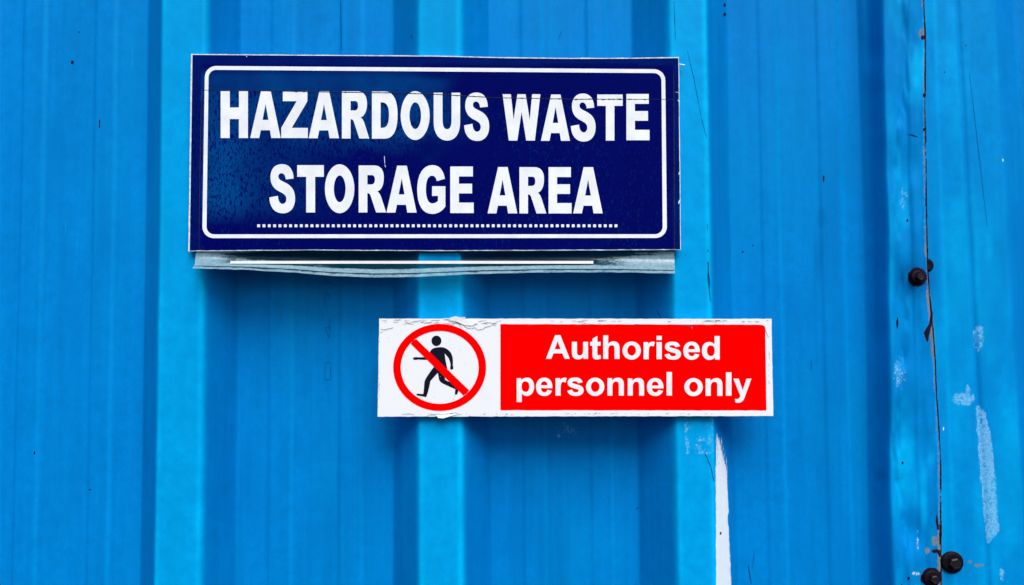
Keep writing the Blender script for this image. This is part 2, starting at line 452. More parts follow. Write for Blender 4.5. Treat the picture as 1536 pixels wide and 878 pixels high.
# screws with washers
def lathe(center, axis_prof, n=32, hexa=False):
    vs, fs = [], []
    for (r, d) in axis_prof:
        for k in range(n):
            a = 2 * math.pi * k / n + 0.2
            vs.append((center[0] + r * math.cos(a), center[1] - d, center[2] + r * math.sin(a)))
    for i in range(len(axis_prof) - 1):
        for k in range(n):
            fs.append((i * n + k, i * n + (k + 1) % n, (i + 1) * n + (k + 1) % n, (i + 1) * n + k))
    fs.append(tuple(range((len(axis_prof) - 1) * n, len(axis_prof) * n)))
    return vs, fs
for px, py, rp in ((1376, 416, 10.5), (1428, 843.5, 16.0), (1397.5, 867, 12.0)):
    c = on_wall(px, py, 0.0)
    r = rp / 1480 * 1.02
    hx = r * 0.52
    v, f = lathe(c, [(hx, 0.0), (hx, 0.0062), (hx * 0.80, 0.0070), (hx * 0.55, 0.0068)], 6)
    s_ = part('screw', v, f, M_screw, wall)
    v, f = lathe(c, [(r, -0.002), (r, 0.0012), (r * 0.93, 0.0022), (r * 0.72, 0.0028), (r * 0.58, 0.0026)], 32)
    part('washer', v, f, M_rubber, s_, True)
c = on_wall(1396, 398, 0)      # old screw half hidden behind the lap
v, f = lathe((c[0] - 0.004, c[1] + 0.0005, c[2]), [(0.0068, -0.002), (0.0068, 0.0012), (0.0045, 0.002), (0.004, 0.0018)], 24)
part('washer', v, f, M_rubber, wall, True, None, 'old dark washer peeping out from behind the lap')

# hairline scratches and a faint row of mill print, laid on the metal
class Strips:
    def __init__(s): s.v = []; s.f = []
    def add(s, pts, wpx, surf, jit=0.0, step=4.0):
        q = []
        for (x0, y0), (x1, y1) in zip(pts[:-1], pts[1:]):
            n = max(1, int(math.hypot(x1 - x0, y1 - y0) / step))
            for i in range(n):
                q.append((x0 + (x1 - x0) * i / n, y0 + (y1 - y0) * i / n))
        q.append(pts[-1])
        q = [(x + random.uniform(-jit, jit), y + random.uniform(-jit, jit)) for x, y in q]
        b = len(s.v)
        for i, (x, y) in enumerate(q):
            x0, y0 = q[max(0, i - 1)]; x1, y1 = q[min(len(q) - 1, i + 1)]
            l = math.hypot(x1 - x0, y1 - y0) or 1
            nx, ny = -(y1 - y0) / l, (x1 - x0) / l
            t = i / max(1, len(q) - 1)
            hw = 0.5 * wpx * (0.35 + 0.65 * math.sin(math.pi * min(1, max(0, 0.1 + 0.8 * t)))) * random.uniform(0.75, 1.2)
            s.v.append(surf(x + nx * hw, y + ny * hw)); s.v.append(surf(x - nx * hw, y - ny * hw))
        for i in range(len(q) - 1):
            s.f.append((b + 2 * i, b + 2 * i + 1, b + 2 * i + 3, b + 2 * i + 2))
    def build(s, name, mat, parent, label=None, kind='stuff'):
        return part(name, s.v, s.f, mat, parent, False, None, label, kind)

ow = lambda x, y: on_wall(x, y, 0.0004)
st = Strips()
for pts, wd in (([(1031, 76), (1042, 124), (1052, 175)], 0.5), ([(1052, 178), (1060, 206)], 0.6), ([(1454, 110), (1468, 230), (1481, 343)], 0.45), ([(1057, 679), (1066, 700), (1071, 722)], 1.0),
                ([(1122, 847), (1127, 876)], 1.3), ([(1132, 826), (1128, 853)], 0.6), ([(1217, 540), (1216, 556)], 0.8), ([(1011, 2), (1013, 60)], 0.7), ([(1364, 201), (1377, 206)], 1.6), ([(1360, 202), (1370, 204)], 1.0),
                ([(511, 2), (512, 76)], 0.9), ([(843, 46), (837, 60)], 0.7), ([(1062, 405), (1065, 430)], 1.6), ([(1061, 412), (1066, 452)], 1.0), ([(985, 465), (992, 478)], 0.9), ([(617, 52), (618, 58)], 1.4)):
    st.add(pts, wd, ow, 0.25)
st.build('paint_scratches', M_dark, wall, 'fine dark scratches in the blue paint')
st = Strips()
for pts, wd in (([(487.5, 417), (487.5, 424), (497, 424)], 2.2), ([(487.5, 463), (487.5, 435), (497, 450)], 1.2), ([(497, 490), (487.5, 492), (494.5, 508), (494.5, 478)], 1.3), ([(488, 544), (487, 568), (490, 570), (496, 569), (496.5, 546), (493, 542), (488, 544)], 1.4)):
    st.add(pts, wd, ow, 0.1, 3)
st.build('mill_print', M_ink, wall, 'faint mill print reading downward in the pan')

# ------------------------------------------------------------------ lettering outlines (own drawing)
def svg(path):
    """M/L/C path text -> list of closed polylines"""
    out = []; cur = None; tk = path.replace(',', ' ').split(); i = 0
    while i < len(tk):
        c = tk[i]; i += 1
        if c == 'M': cur = [(float(tk[i]), float(tk[i + 1]))]; out.append(cur); i += 2
        elif c == 'L':
            while i < len(tk) and tk[i] not in 'MLCZ': cur.append((float(tk[i]), float(tk[i + 1]))); i += 2
        elif c == 'C':
            while i < len(tk) and tk[i] not in 'MLCZ':
                x0, y0 = cur[-1]; a = [float(q) for q in tk[i:i + 6]]; i += 6
                for k in range(1, 9):
                    t = k / 8; m = 1 - t
                    cur.append((m**3*x0 + 3*m*m*t*a[0] + 3*m*t*t*a[2] + t**3*a[4], m**3*y0 + 3*m*m*t*a[1] + 3*m*t*t*a[3] + t**3*a[5]))
    for c in out:
        if len(c) > 1 and abs(c[0][0] - c[-1][0]) + abs(c[0][1] - c[-1][1]) < 1e-6: c.pop()
    return out

def ell(cx, cy, rx, ry, n=48): return [(cx + rx * math.cos(2 * math.pi * k / n), cy + ry * math.sin(2 * math.pi * k / n)) for k in range(n)]

G = {
 'H': svg('M 0 0 L 116 0 116 209 233 209 233 0 347 0 347 600 232 600 232 357 115 357 115 600 0 600 Z'),
 'A': svg('M 138 0 L 263 0 390 600 270 600 253 500 136 500 115 600 0 600 Z M 197 163 L 234 368 158 368 Z'),
 'Z': svg('M 20 0 L 336 0 336 128 135 470 341 470 341 600 0 600 0 470 198 128 20 128 Z'),
 'R': svg('M 195 104 L 390 104 C 480 104 516 165 516 265 516 350 485 425 432 438 468 458 478 500 492 540 L 545 708 418 708 355 515 C 345 475 335 460 306 460 L 306 708 195 708 Z M 306 228 L 360 228 C 392 228 402 250 402 288 402 325 390 349 352 349 L 306 349 Z'),
 'D': svg('M 579 106 L 745 106 C 860 106 908 230 908 400 908 590 860 710 745 710 L 579 710 Z M 690 245 L 710 245 C 775 245 798 310 798 405 798 510 775 572 715 572 L 690 572 Z'),
 'O': [ell(185, 312, 185, 312), ell(186, 313, 74, 171)],
 'U': svg('M 90 122 L 203 122 203 470 C 203 550 225 590 262 590 300 590 318 550 318 470 L 318 122 428 122 428 495 C 428 650 365 735 262 735 160 735 90 650 90 495 Z'),
 'S': svg('M 782 302 L 685 312 C 680 262 660 235 630 235 605 235 592 255 592 275 592 305 610 320 650 340 740 380 800 430 800 555 800 670 740 740 648 740 545 740 485 665 480 540 L 586 520 C 590 590 615 622 645 622 675 622 692 595 692 560 692 515 665 495 610 468 530 430 494 370 494 285 494 185 545 120 638 120 725 120 778 185 782 302 Z'),
 'W': svg('M 972 140 L 1078 140 1113 465 1162 140 1266 140 1320 468 1350 140 1456 140 1385 735 1275 735 1215 368 1160 735 1052 735 Z'),
 'T': svg('M 733 145 L 1058 145 1058 290 952 290 952 735 843 735 843 290 733 290 Z'),
 'E': svg('M 1106 138 L 1390 138 1390 264 1214 264 1214 357 1380 357 1380 480 1214 480 1214 597 1400 597 1400 730 1106 730 Z'),
 'G': svg('M 915 285 L 812 315 C 803 268 783 245 752 245 700 245 673 310 673 420 673 540 705 601 755 601 785 601 810 588 828 565 L 828 504 752 504 752 381 922 381 922 640 C 880 700 825 735 752 735 630 735 562 620 562 420 562 225 640 110 755 110 845 110 895 170 915 285 Z'),
 'a': svg('M 232 133 L 313 133 457 495 378 495 343 412 205 412 172 495 92 495 Z M 272 225 L 317 350 225 350 Z'),
 'u': svg('M 490 235 L 567 235 567 395 C 567 430 580 445 608 445 645 445 662 420 662 375 L 662 235 737 235 737 497 668 497 668 465 C 645 492 615 505 580 505 520 505 490 465 490 400 Z'),
 't': svg('M 880 145 L 880 235 930 235 930 295 880 295 880 415 C 880 443 890 446 930 438 L 935 492 C 915 502 895 506 870 506 820 506 806 480 806 430 L 806 295 772 295 772 235 806 235 806 188 Z'),
 'h': svg('M 972 136 L 1047 136 1047 268 C 1065 243 1095 228 1128 228 1190 228 1222 265 1222 335 L 1222 498 1146 498 1146 350 C 1146 305 1135 288 1105 288 1065 288 1047 315 1047 365 L 1047 498 972 498 Z'),
 'o': [ell(137.5, 136, 137.5, 136), ell(137.5, 134, 65, 78)],
 'r': svg('M 260 240 L 330 240 330 270 C 350 245 375 232 400 232 412 232 422 235 433 240 L 415 305 C 400 298 390 297 380 297 350 297 338 320 338 390 L 338 502 260 502 Z'),
 's': svg('M 820 303 L 750 317 C 742 297 725 287 700 287 672 287 657 295 657 305 657 318 680 324 735 338 805 356 835 380 835 425 835 478 790 510 715 510 640 510 600 485 583 432 L 655 415 C 665 443 685 457 712 457 742 457 758 445 758 430 758 412 740 408 690 395 615 375 588 350 588 312 588 262 630 232 702 232 768 232 805 255 820 303 Z'),
 'e': svg('M 1115 432 C 1098 482 1055 511 1000 511 915 511 870 455 870 372 870 287 925 233 995 233 1075 233 1125 288 1122 393 L 945 393 C 947 432 970 457 1000 457 1022 457 1037 446 1045 418 Z M 1047 350 C 1047 312 1025 287 995 287 967 287 945 310 945 350 Z'),
 'd': svg('M 1348 147 L 1427 147 1427 508 1358 508 1358 470 C 1338 498 1305 513 1270 513 1205 513 1157 460 1157 372 1157 283 1200 237 1265 237 1300 237 1328 250 1350 277 Z M 1293 289 C 1255 289 1232 320 1232 368 1232 425 1258 455 1293 455 1328 455 1352 425 1352 375 1352 320 1330 289 1293 289 Z'),
 'p': svg('M 83 223 L 137 223 137 250 C 155 228 180 216 208 216 258 216 292 258 292 325 292 395 255 438 205 438 180 438 160 428 143 408 L 143 512 83 512 Z M 187 261 C 158 261 140 285 140 322 140 365 160 390 190 390 218 390 235 365 235 325 235 285 218 261 187 261 Z'),
 'n': svg('M 1182 223 L 1237 223 1237 255 C 1255 230 1282 217 1310 217 1355 217 1380 245 1380 300 L 1380 433 1320 433 1320 310 C 1320 275 1310 262 1285 262 1257 262 1242 285 1242 325 L 1242 433 1182 433 Z'),
 'l': svg('M 0 0 L 10 0 10 40 0 40 Z'),
 'i': svg('M 0 0 L 75 0 75 64 0 64 Z M 0 97 L 75 97 75 359 0 359 Z'),
 'y': svg('M 1230 217 L 1290 217 1338 352 1380 217 1437 217 1362 425 C 1345 475 1320 495 1285 495 1272 495 1262 494 1253 492 L 1248 450 C 1258 453 1268 453 1275 452 1292 450 1302 438 1310 415 Z'),
}

def inside(p, poly):
    r = False; j = len(poly) - 1
    for i in range(len(poly)):
        if (poly[i][1] > p[1]) != (poly[j][1] > p[1]) and p[0] < (poly[j][0] - poly[i][0]) * (p[1] - poly[i][1]) / (poly[j][1] - poly[i][1]) + poly[i][0]: r = not r
        j = i
    return r

def flat_shape(name, contours, surf, mat, parent, label=None, thick=0.0):
    """filled print shape; contours in photo pixels, holes found by containment"""
    outs = [c for c in contours if not any(c is not d and inside(c[0], d) for d in contours)]
    V, F = [], []
    for o in outs:
        grp = [o] + [c for c in contours if c is not o and inside(c[0], o)]
        b = len(V)
        tri = tessellate_polygon([[Vector((x, y, 0)) for x, y in c] for c in grp])
        for c in grp: V.extend(surf(x, y) for x, y in c)
        for t in tri:
            a, bb, cc = (V[b + q] for q in t)
            n = (Vector(bb) - Vector(a)).cross(Vector(cc) - Vector(a))
            F.append(tuple(b + q for q in (t if n.y < 0 else t[::-1])))
    return part(name, V, F, mat, parent, False, None, label)

def letter(ch, x0, x1, y0, y1, surf, mat, parent):
    c = G[ch]
    xs = [p[0] for q in c for p in q]; ys = [p[1] for q in c for p in q]
    ax, bx, ay, by = min(xs), max(xs), min(ys), max(ys)
    f = lambda p: (x0 + (p[0] - ax) / (bx - ax) * (x1 - x0), y0 + (p[1] - ay) / (by - ay) * (y1 - y0))
    return flat_shape('letter', [[f(p) for p in q] for q in c], surf, mat, parent)

# ------------------------------------------------------------------ blue sign
SY = -0.0075                     # front of the blue sign
bsign = thing('hazard_sign', 'large navy blue sign reading HAZARDOUS WASTE STORAGE AREA with a clear plastic flap hanging below', 'sign', P(652, 376, -0.002))
def bow(px, py):
    """the panel is not quite flat: it bellies between the ribs"""
    return 0.0014 * math.sin((px - 290) / 190.0) - 0.0010 * math.sin((py - 80) / 95.0 + px / 260.0)
def sB(off):
    return lambda px, py: P(px, py, SY + bow(px, py) - off)
top_y = lambda x: float(np.interp(x, [285, 400, 500, 660, 760, 860, 950, 1019], [81.2, 82.0, 82.6, 83.8, 86.2, 87.2, 86.9, 86.0]))
bot_y = lambda x: float(np.interp(x, [282, 460, 660, 850, 1022], [377.2, 375.6, 376.6, 375.8, 375.0]))
def left_x(y): return 286.6 + (282.4 - 286.6) * (y - 81) / 296
def right_x(y): return 1018.4 + (1021.4 - 1018.4) * (y - 86) / 289
def panel_px(u, v, inset=(0, 0, 0, 0)):
    l, t, r, b = inset
    yt = top_y(285 + u * 735) + t; yb = bot_y(283 + u * 739) - b
    y = yt + v * (yb - yt)
    return left_x(y) + l + u * (right_x(y) - r - left_x(y) - l), y
def panel(name, nu, nv, y_off, inset, mat, parent, thick=0.0, rag=0.0, attrs=None):
    V, A = [], []
    for j in range(nv + 1):
        for i in range(nu + 1):
            x, y = panel_px(i / nu, j / nv, inset)
            if rag and (i in (0, nu) or j in (0, nv)): x += random.uniform(-rag, rag); y += random.uniform(-rag, rag)
            V.append(P(x, y, SY + bow(x, y) - y_off)); A.append((x, y))
    F = grid_faces(nv + 1, nu + 1)[:, ::-1]
    F = [tuple(f) for f in F]
    if thick:      # turned back edges
        ring = [i for i in range(nu + 1)] + [j * (nu + 1) + nu for j in range(1, nv + 1)] + [nv * (nu + 1) + i for i in range(nu - 1, -1, -1)] + [j * (nu + 1) for j in range(nv - 1, 0, -1)]
        b = len(V)
        for q in ring: x, y, z = V[q]; V.append((x, y + thick, z)); A.append(A[q])
        n = len(ring)
        for k in range(n): F.append((ring[k], ring[(k + 1) % n], b + (k + 1) % n, b + k))
        F.append(tuple(b + k for k in range(n)))
    A = np.array(A)
    return part(name, V, F, mat, parent, False, attrs(A[:, 0], A[:, 1]) if attrs else None)

def face_material():
    k = N('navy_vinyl_under_film')
    refl = k.attr('painted_reflection'); refl_fleck = k.attr('reflection_fleck')  # sky reflection in the rippled film, painted into the base colour
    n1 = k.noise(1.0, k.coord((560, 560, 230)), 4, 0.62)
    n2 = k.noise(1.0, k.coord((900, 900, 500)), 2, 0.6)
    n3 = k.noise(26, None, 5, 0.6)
    fl = k.math('MULTIPLY', k.ramp(n1, 0.50, 0.60), refl_fleck)
    m = k.math('MULTIPLY', refl, k.math('SUBTRACT', 1.0, fl))
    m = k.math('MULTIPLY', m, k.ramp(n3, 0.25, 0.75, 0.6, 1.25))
    sparse = k.math('MULTIPLY', k.ramp(n1, 0.32, 0.43, 0.6, 0.0), k.attr('wrinkle_glint'))  # sparse glints on the film, painted as lighter flecks
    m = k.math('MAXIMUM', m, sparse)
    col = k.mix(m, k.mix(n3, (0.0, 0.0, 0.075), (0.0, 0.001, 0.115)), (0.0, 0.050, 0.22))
    col = k.mix(k.math('MULTIPLY', k.ramp(n2, 0.6, 0.8), 0.15), col, (0.0, 0.0, 0.03))
    k.bump(k.math('ADD', k.math('MULTIPLY', n1, 0.6), k.math('MULTIPLY', n3, 0.8)), 0.35, 0.0012)
    k.b.inputs['Coat Weight'].default_value = 0.03
    k.b.inputs['Coat Roughness'].default_value = 0.12
    return k.out(col, 0.3, 0.04, (0.0, 0.4, 1.0))
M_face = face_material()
seam_y = lambda x: np.interp(x, [302, 500, 600, 660, 740, 860, 1012], [135.2, 138.2, 139.6, 141.8, 146.6, 148.9, 149.2])
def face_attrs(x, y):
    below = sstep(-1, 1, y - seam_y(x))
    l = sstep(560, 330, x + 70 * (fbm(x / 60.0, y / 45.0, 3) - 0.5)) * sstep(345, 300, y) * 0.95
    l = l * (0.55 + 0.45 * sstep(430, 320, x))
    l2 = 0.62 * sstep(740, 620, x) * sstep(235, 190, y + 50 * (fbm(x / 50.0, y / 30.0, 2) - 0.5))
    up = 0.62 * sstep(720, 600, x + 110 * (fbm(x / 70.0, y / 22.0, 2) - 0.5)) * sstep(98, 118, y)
    refl = below * np.maximum(l, l2) + (1 - below) * up
    refl = np.where((x < 303) | (x > 1010) | (y < 97), 0.12, refl)
    return {'painted_reflection': refl, 'reflection_fleck': below * sstep(760, 600, x) * 0.95, 'wrinkle_glint': below * (0.55 + 0.45 * sstep(700, 820, x) * sstep(1000, 860, x)) * (fbm(x / 80.0 + 2, y / 60.0, 2))}
panel('board', 60, 20, 0.0, (0, 0, 0, 0), M_board, bsign, 0.0045, 0.25)
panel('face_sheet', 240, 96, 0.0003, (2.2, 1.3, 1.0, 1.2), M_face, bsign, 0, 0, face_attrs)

def rrect(l, t, r, b, rad, tr=0.0, n=10):
    """rounded rectangle given as four corner points so that it follows the panel's lean: l=(top,bottom) and so on"""
    (lt, lb), (tl, tr_), (rt, rb), (bl, br) = l, t, r, b
    P4 = [(lt, tl), (rt, tr_), (rb, br), (lb, bl)]
    out = []
    for i, (cx, cy) in enumerate(P4):
        sx = 1 if i in (0, 3) else -1; sy = 1 if i in (0, 1) else -1
        a0 = [math.pi, 1.5 * math.pi, 0, 0.5 * math.pi][i]
        ox, oy = cx + sx * rad, cy + sy * rad
        for k in range(n + 1):
            a = a0 + k / n * math.pi / 2
            out.append((ox + rad * math.cos(a), oy + rad * math.sin(a)))
    return out
def dense(c, step=14):
    o = []
    for i, p in enumerate(c):
        q = c[(i + 1) % len(c)]; n = max(1, int(math.hypot(q[0] - p[0], q[1] - p[1]) / step))
        o += [(p[0] + (q[0] - p[0]) * k / n, p[1] + (q[1] - p[1]) * k / n) for k in range(n)]
    return o
def ring(name, outer, inner, surf, mat, parent):
    V = [surf(x, y) for x, y in outer] + [surf(x, y) for x, y in inner]; n = len(outer)
    part(name, V, [(k, n + k, n + (k + 1) % n, (k + 1) % n) for k in range(n)], mat, parent)
def rr_dense(*a):
    """same vertex count for both rings: straight runs are subdivided evenly"""
    c = rrect(*a); o = []
    for i, p in enumerate(c):
        q = c[(i + 1) % len(c)]; n = 24 if (i + 1) % 11 == 0 else 1
        o += [(p[0] + (q[0] - p[0]) * k / n, p[1] + (q[1] - p[1]) * k / n) for k in range(n)]
    return o
ring('border_line', rr_dense((307.2, 303.6), (99.2, 104.0), (997.9, 1000.3), (357.4, 357.2), 17), rr_dense((312.8, 309.8), (105.0, 109.8), (992.2, 994.0), (351.8, 351.6), 11.5), sB(0.00045), M_white, bsign)

row1 = [('H', 331, 371.9, 137, 207.3), ('A', 375.3, 421, 137, 207.3), ('Z', 421.9, 461.7, 137, 207.3), ('A', 463, 508.5, 137.2, 207.6), ('R', 512.9, 553.9, 137.2, 208), ('D', 557.9, 596.4, 137.4, 208.2), ('O', 601.1, 644.5, 137, 210.2),
        ('U', 650.5, 690.2, 139.3, 211.1), ('S', 696.2, 733.8, 139, 211.7), ('W', 753.9, 810.6, 141.6, 211.1), ('A', 811.4, 854.9, 142, 211.4), ('S', 856.3, 893.4, 140.5, 212.6), ('T', 895.9, 934, 142, 211.1), ('E', 939.6, 974.3, 141.2, 210.6)]
row2 = [('S', 404, 442.6, 246.4, 320.2), ('T', 445.8, 485.7, 248, 318.9), ('O', 487.4, 531.5, 246.7, 320), ('R', 538, 579.1, 248.4, 318.9), ('A', 579.7, 624.9, 248.8, 319.1), ('G', 625.8, 668.1, 247.9, 321.1), ('E', 675.4, 710.5, 250, 319.8),
        ('A', 731.4, 775.9, 250.8, 320.3), ('R', 779.2, 819.4, 251, 320.4), ('E', 822.9, 857.4, 251, 320.4), ('A', 859.8, 904, 251, 320.3)]
for r in row1 + row2: letter(*r, sB(0.00045), M_white, bsign)
V, F = [], []
for k in range(68):
    x = 385.8 + 8.0 * k; b = len(V)
    V += [sB(0.00045)(x, 336.8), sB(0.00045)(x + 4.2, 336.8), sB(0.00045)(x + 4.2, 341.0), sB(0.00045)(x, 341.0)]; F.append((b, b + 3, b + 2, b + 1))
part('dotted_rule', V, F, M_white, bsign)

# seam of the laminating film with the dirt caught along it
st = Strips()
sf = sB(0.0006)
xs = np.arange(303, 1012, 6.0)
st.add([(x, float(seam_y(x))) for x in xs], 1.0, sf, 0.15, 6)
for (a, b) in ((390, 396), (437, 460), (478, 496), (515, 540), (560, 584), (612, 640), (652, 664), (682, 690), (705, 728), (755, 768), (776, 790), (798, 810), (826, 842), (862, 888), (896, 934), (941, 974)):
    x = a
    while x < b:
        l = random.uniform(2, 7); st.add([(x, float(seam_y(x)) + random.uniform(-0.4, 0.5)), (min(b, x + l), float(seam_y(x + l)) + random.uniform(-0.4, 0.5))], random.uniform(0.8, 1.9), sf, 0.2, 2); x += l + random.uniform(0.3, 3)
st.add([(302.5, 135), (300, 250), (298.5, 372)], 1.3, sf, 0.2, 8)
st.add([(1010.5, 108), (1011.5, 250), (1012, 374)], 1.3, sf, 0.2, 8)
for q in range(14):
    x, y = random.uniform(330, 600), random.uniform(112, 130); a = random.uniform(-0.8, 0.8); l = random.uniform(3, 9)
    st.add([(x, y), (x + l * math.cos(a), y + l * math.sin(a))], 0.9, sf, 0.4, 3)
st.build('film_seam', M_grime, bsign, 'dirty edge of the clear film across the lettering')
st = Strips()
for pts, wd in (([(576.5, 234), (577.2, 246)], 0.8), ([(577.4, 247), (578.3, 251)], 1.6), ([(1013.5, 138.5), (1018.5, 138.8)], 1.0), ([(1017, 150), (1018.5, 153)], 1.5), ([(1018.6, 258), (1019.5, 262), (1017.5, 262)], 1.6), ([(1019.5, 300), (1018, 306)], 2.0), ([(1020, 240), (1020.4, 330)], 0.9), ([(1018.4, 100), (1019, 170)], 0.8), ([(369, 84), (370.5, 86)], 1.2)):
    st.add(pts, wd, sf, 0.2, 3)
for q in range(60):
    x = random.uniform(290, 1015); st.add([(x, bot_y(x) - 0.6), (x + random.uniform(4, 16), bot_y(x + 8) - 0.5)], random.uniform(0.6, 1.3), sf, 0.3, 4)
st.build('edge_chips', M_pale, bsign, 'small white chips along the edges')
# wire end peeping out at the upper right corner
a = Vector(P(1018.5, 96.6, SY + 0.002)); b_ = Vector(P(1026.6, 98.4, SY + 0.001)); d = (b_ - a).normalized(); n1 = d.cross(Vector((0, 1, 0))).normalized(); n2 = d.cross(n1)
V = [tuple(q + (n1 * math.cos(t) + n2 * math.sin(t)) * r) for q, r in ((a, 0.0007), (a + (b_ - a) * 0.6, 0.0008), (b_, 0.0011)) for t in [k * math.pi / 4 for k in range(8)]]
F = [(i * 8 + k, i * 8 + (k + 1) % 8, i * 8 + 8 + (k + 1) % 8, i * 8 + 8 + k) for i in range(2) for k in range(8)] + [tuple(range(16, 24))]
part('wire_end', V, F, plain('pale_wire', (0.6, 0.68, 0.74), 0.4, 0.4), bsign)

# clear laminate flap curling out below the board
def flap_material():
    k = N('laminate_painted_sheen')
    n = k.noise(1.0, k.coord((70, 70, 240)), 5, 0.65)
    f = k.noise(320, None, 4, 0.7)
    milky_reflection = k.ramp(k.math('ADD', k.attr('milky_reflection'), k.math('MULTIPLY', k.math('SUBTRACT', n, 0.5), 0.9)), 0.3, 0.85, 0.22, 0.76)  # milky film, with its pale sky reflections painted into the same mask
    milky_reflection = k.math('MULTIPLY', milky_reflection, k.ramp(f, 0.25, 0.75, 0.8, 1.15))
    col = k.mix(k.ramp(milky_reflection, 0.25, 0.6), (0.0, 0.075, 0.105), k.mix(f, (0.11, 0.27, 0.36), (0.30, 0.45, 0.55)))
    k.out(col, 0.28, 0.5)
    k.bump(f, 0.3, 0.0008)
    tr = k.n('ShaderNodeBsdfTransparent'); tr.inputs[0].default_value = (0.40, 0.68, 0.62, 1)
    mx = k.n('ShaderNodeMixShader'); k.l(milky_reflection, mx.inputs[0]); k.l(tr.outputs[0], mx.inputs[1]); k.l(k.b.outputs[0], mx.inputs[2])
    k.l(mx.outputs[0], k.t.nodes['Material Output'].inputs['Surface'])
    return k.m
fl_b = lambda x: float(np.interp(x, [287, 365, 443, 496, 561, 614, 660, 694, 750, 830, 913, 1012], [402.6, 404.9, 409.2, 414.0, 416.6, 415.8, 413.9, 412, 410.4, 408.7, 408.7, 410.4]))
NU, NV = 180, 44
V, ml = [], []
for j in range(NV + 1):
    t = j / NV
    for i in range(NU + 1):
        u = i / NU
        x = (295 - 3.5 * t - 3.0 * max(0, t - 0.8) * 5 * (1 - u) ** 8) + u * (1011 - 295 + 3.5 * t + 1.5 * t)
        yb = fl_b(x) + 0.9 * (float(vnoise(x / 9.0, 3.3)) - 0.5) * (t > 0.9)
        y = 370 + t * (yb - 370)
        edge = max(math.exp(-(u / 0.10) ** 2), math.exp(-((1 - u) / 0.2) ** 2))
        sag = 1 - edge
        d = SY + 0.0022 + 0.007 * sag * math.sin(math.pi * min(1, t / 0.85)) - (0.010 + 0.006 * edge) * max(0, (t - 0.45) / 0.55) ** 1.6 + 0.0012 * math.sin(x / 37.0) * t
        V.append(P(x, y, d))
        lip = float(sstep(0.68, 0.77, t)) * (0.95 if t < 0.88 else 0.72)
        lip2 = (u < 0.75) * math.exp(-((t - (0.52 + 0.30 * min(1, u / 0.45))) / 0.12) ** 2) * 0.7 * math.exp(-(u / 0.35) ** 2)
        fold = -0.75 * math.exp(-((t - 0.885) / 0.020) ** 2)
        ml.append(min(1, max(0, max(lip, 0.9 * edge * (1 if u < 0.5 else float(np.clip((t - 0.25) / 0.2 + (u - 0.86) * 4, 0, 1))), lip2) + fold + 0.28 * (t < 0.28))))
F = grid_faces(NV + 1, NU + 1)[:, ::-1]
flap = part('laminate_flap', V, [tuple(f) for f in F], flap_material(), bsign, True, {'milky_reflection': np.array(ml)}, 'clear plastic flap curling out below the board')
flap_y = np.array(V).reshape(NV + 1, NU + 1, 3)[:, :, 1]
def on_flap(px, py):
    t = (py - 370) / (fl_b(px) - 370); u = (px - 293) / 718.0
    return P(px, py, float(flap_y[int(round(np.clip(t, 0, 1) * NV)), int(round(np.clip(u, 0, 1) * NU))]) - 0.0016)
V, F = [], []
for k in range(46):
    x = 345.5 + (890 - 345.5) * k / 45
    yq = min(on_flap(x, 391.6)[1], on_flap(x, 395.8)[1])
    V += [P(x, 391.6, yq), P(x, 395.8, yq)]
F = [(2 * k, 2 * k + 1, 2 * k + 3, 2 * k + 2) for k in range(45)]
part('white_rule', V, F, M_white, flap)

# ------------------------------------------------------------------ small red and white sign
RY = -0.0065
rsign = thing('prohibition_sign', 'small red and white sign reading Authorised personnel only with a no walking pictogram', 'sign', P(864, 625, -0.002))
CN = [(568.8, 478.0), (1157.3, 478.4), (1160.0, 624.2), (566.3, 625.3)]
def sR(off): return lambda px, py: P(px, py, RY - off)
def edge_run(a, b, n, jit):
    return [(a[0] + (b[0] - a[0]) * k / n + random.uniform(-jit, jit) * (k > 0), a[1] + (b[1] - a[1]) * k / n + random.uniform(-jit, jit) * (k > 0)) for k in range(n)]
out = edge_run(CN[0], CN[1], 90, 0.35) + edge_run(CN[1], CN[2], 24, 0.2) + edge_run(CN[2], CN[3], 90, 0.3) + edge_run(CN[3], CN[0], 24, 0.25)
n = len(out)
def sign_white():
    k = N('worn_white_vinyl')
    a = k.noise(60, None, 5, 0.65); f = k.noise(420, None, 3, 0.7)
    col = k.mix(k.math('MULTIPLY', k.ramp(a, 0.55, 0.75), 0.30), (0.73, 0.775, 0.84), (0.63, 0.67, 0.74))
    col = k.mix(k.math('MULTIPLY', k.ramp(f, 0.70, 0.80), 0.14), col, (0.4, 0.42, 0.48))
    k.bump(f, 0.12, 0.0004)
    return k.out(col, 0.45, 0.12)
M_sw = sign_white()
V = [P(x, y, RY) for x, y in out] + [(q[0], q[1] + 0.0035, q[2]) for q in (P(x, y, RY) for x, y in out)]
F = [tuple(range(n))[::-1], tuple(range(n, 2 * n))] + [(k, (k + 1) % n, n + (k + 1) % n, n + k) for k in range(n)]
part('board', V, F, M_sw, rsign)
red = edge_run((750.6, 486.3), (1140, 487.4), 50, 0.25) + [(1141, 487.4), (1145, 488.2), (1147.2, 490), (1148, 495)] + edge_run((1148, 496), (1149.7, 615.8), 12, 0.15) + edge_run((1149.7, 615.8), (750.6, 615.4), 50, 0.25) + edge_run((750.6, 615.4), (750.6, 486.3), 8, 0.05)
flat_shape('red_panel', [red], sR(0.0002), M_red, rsign)
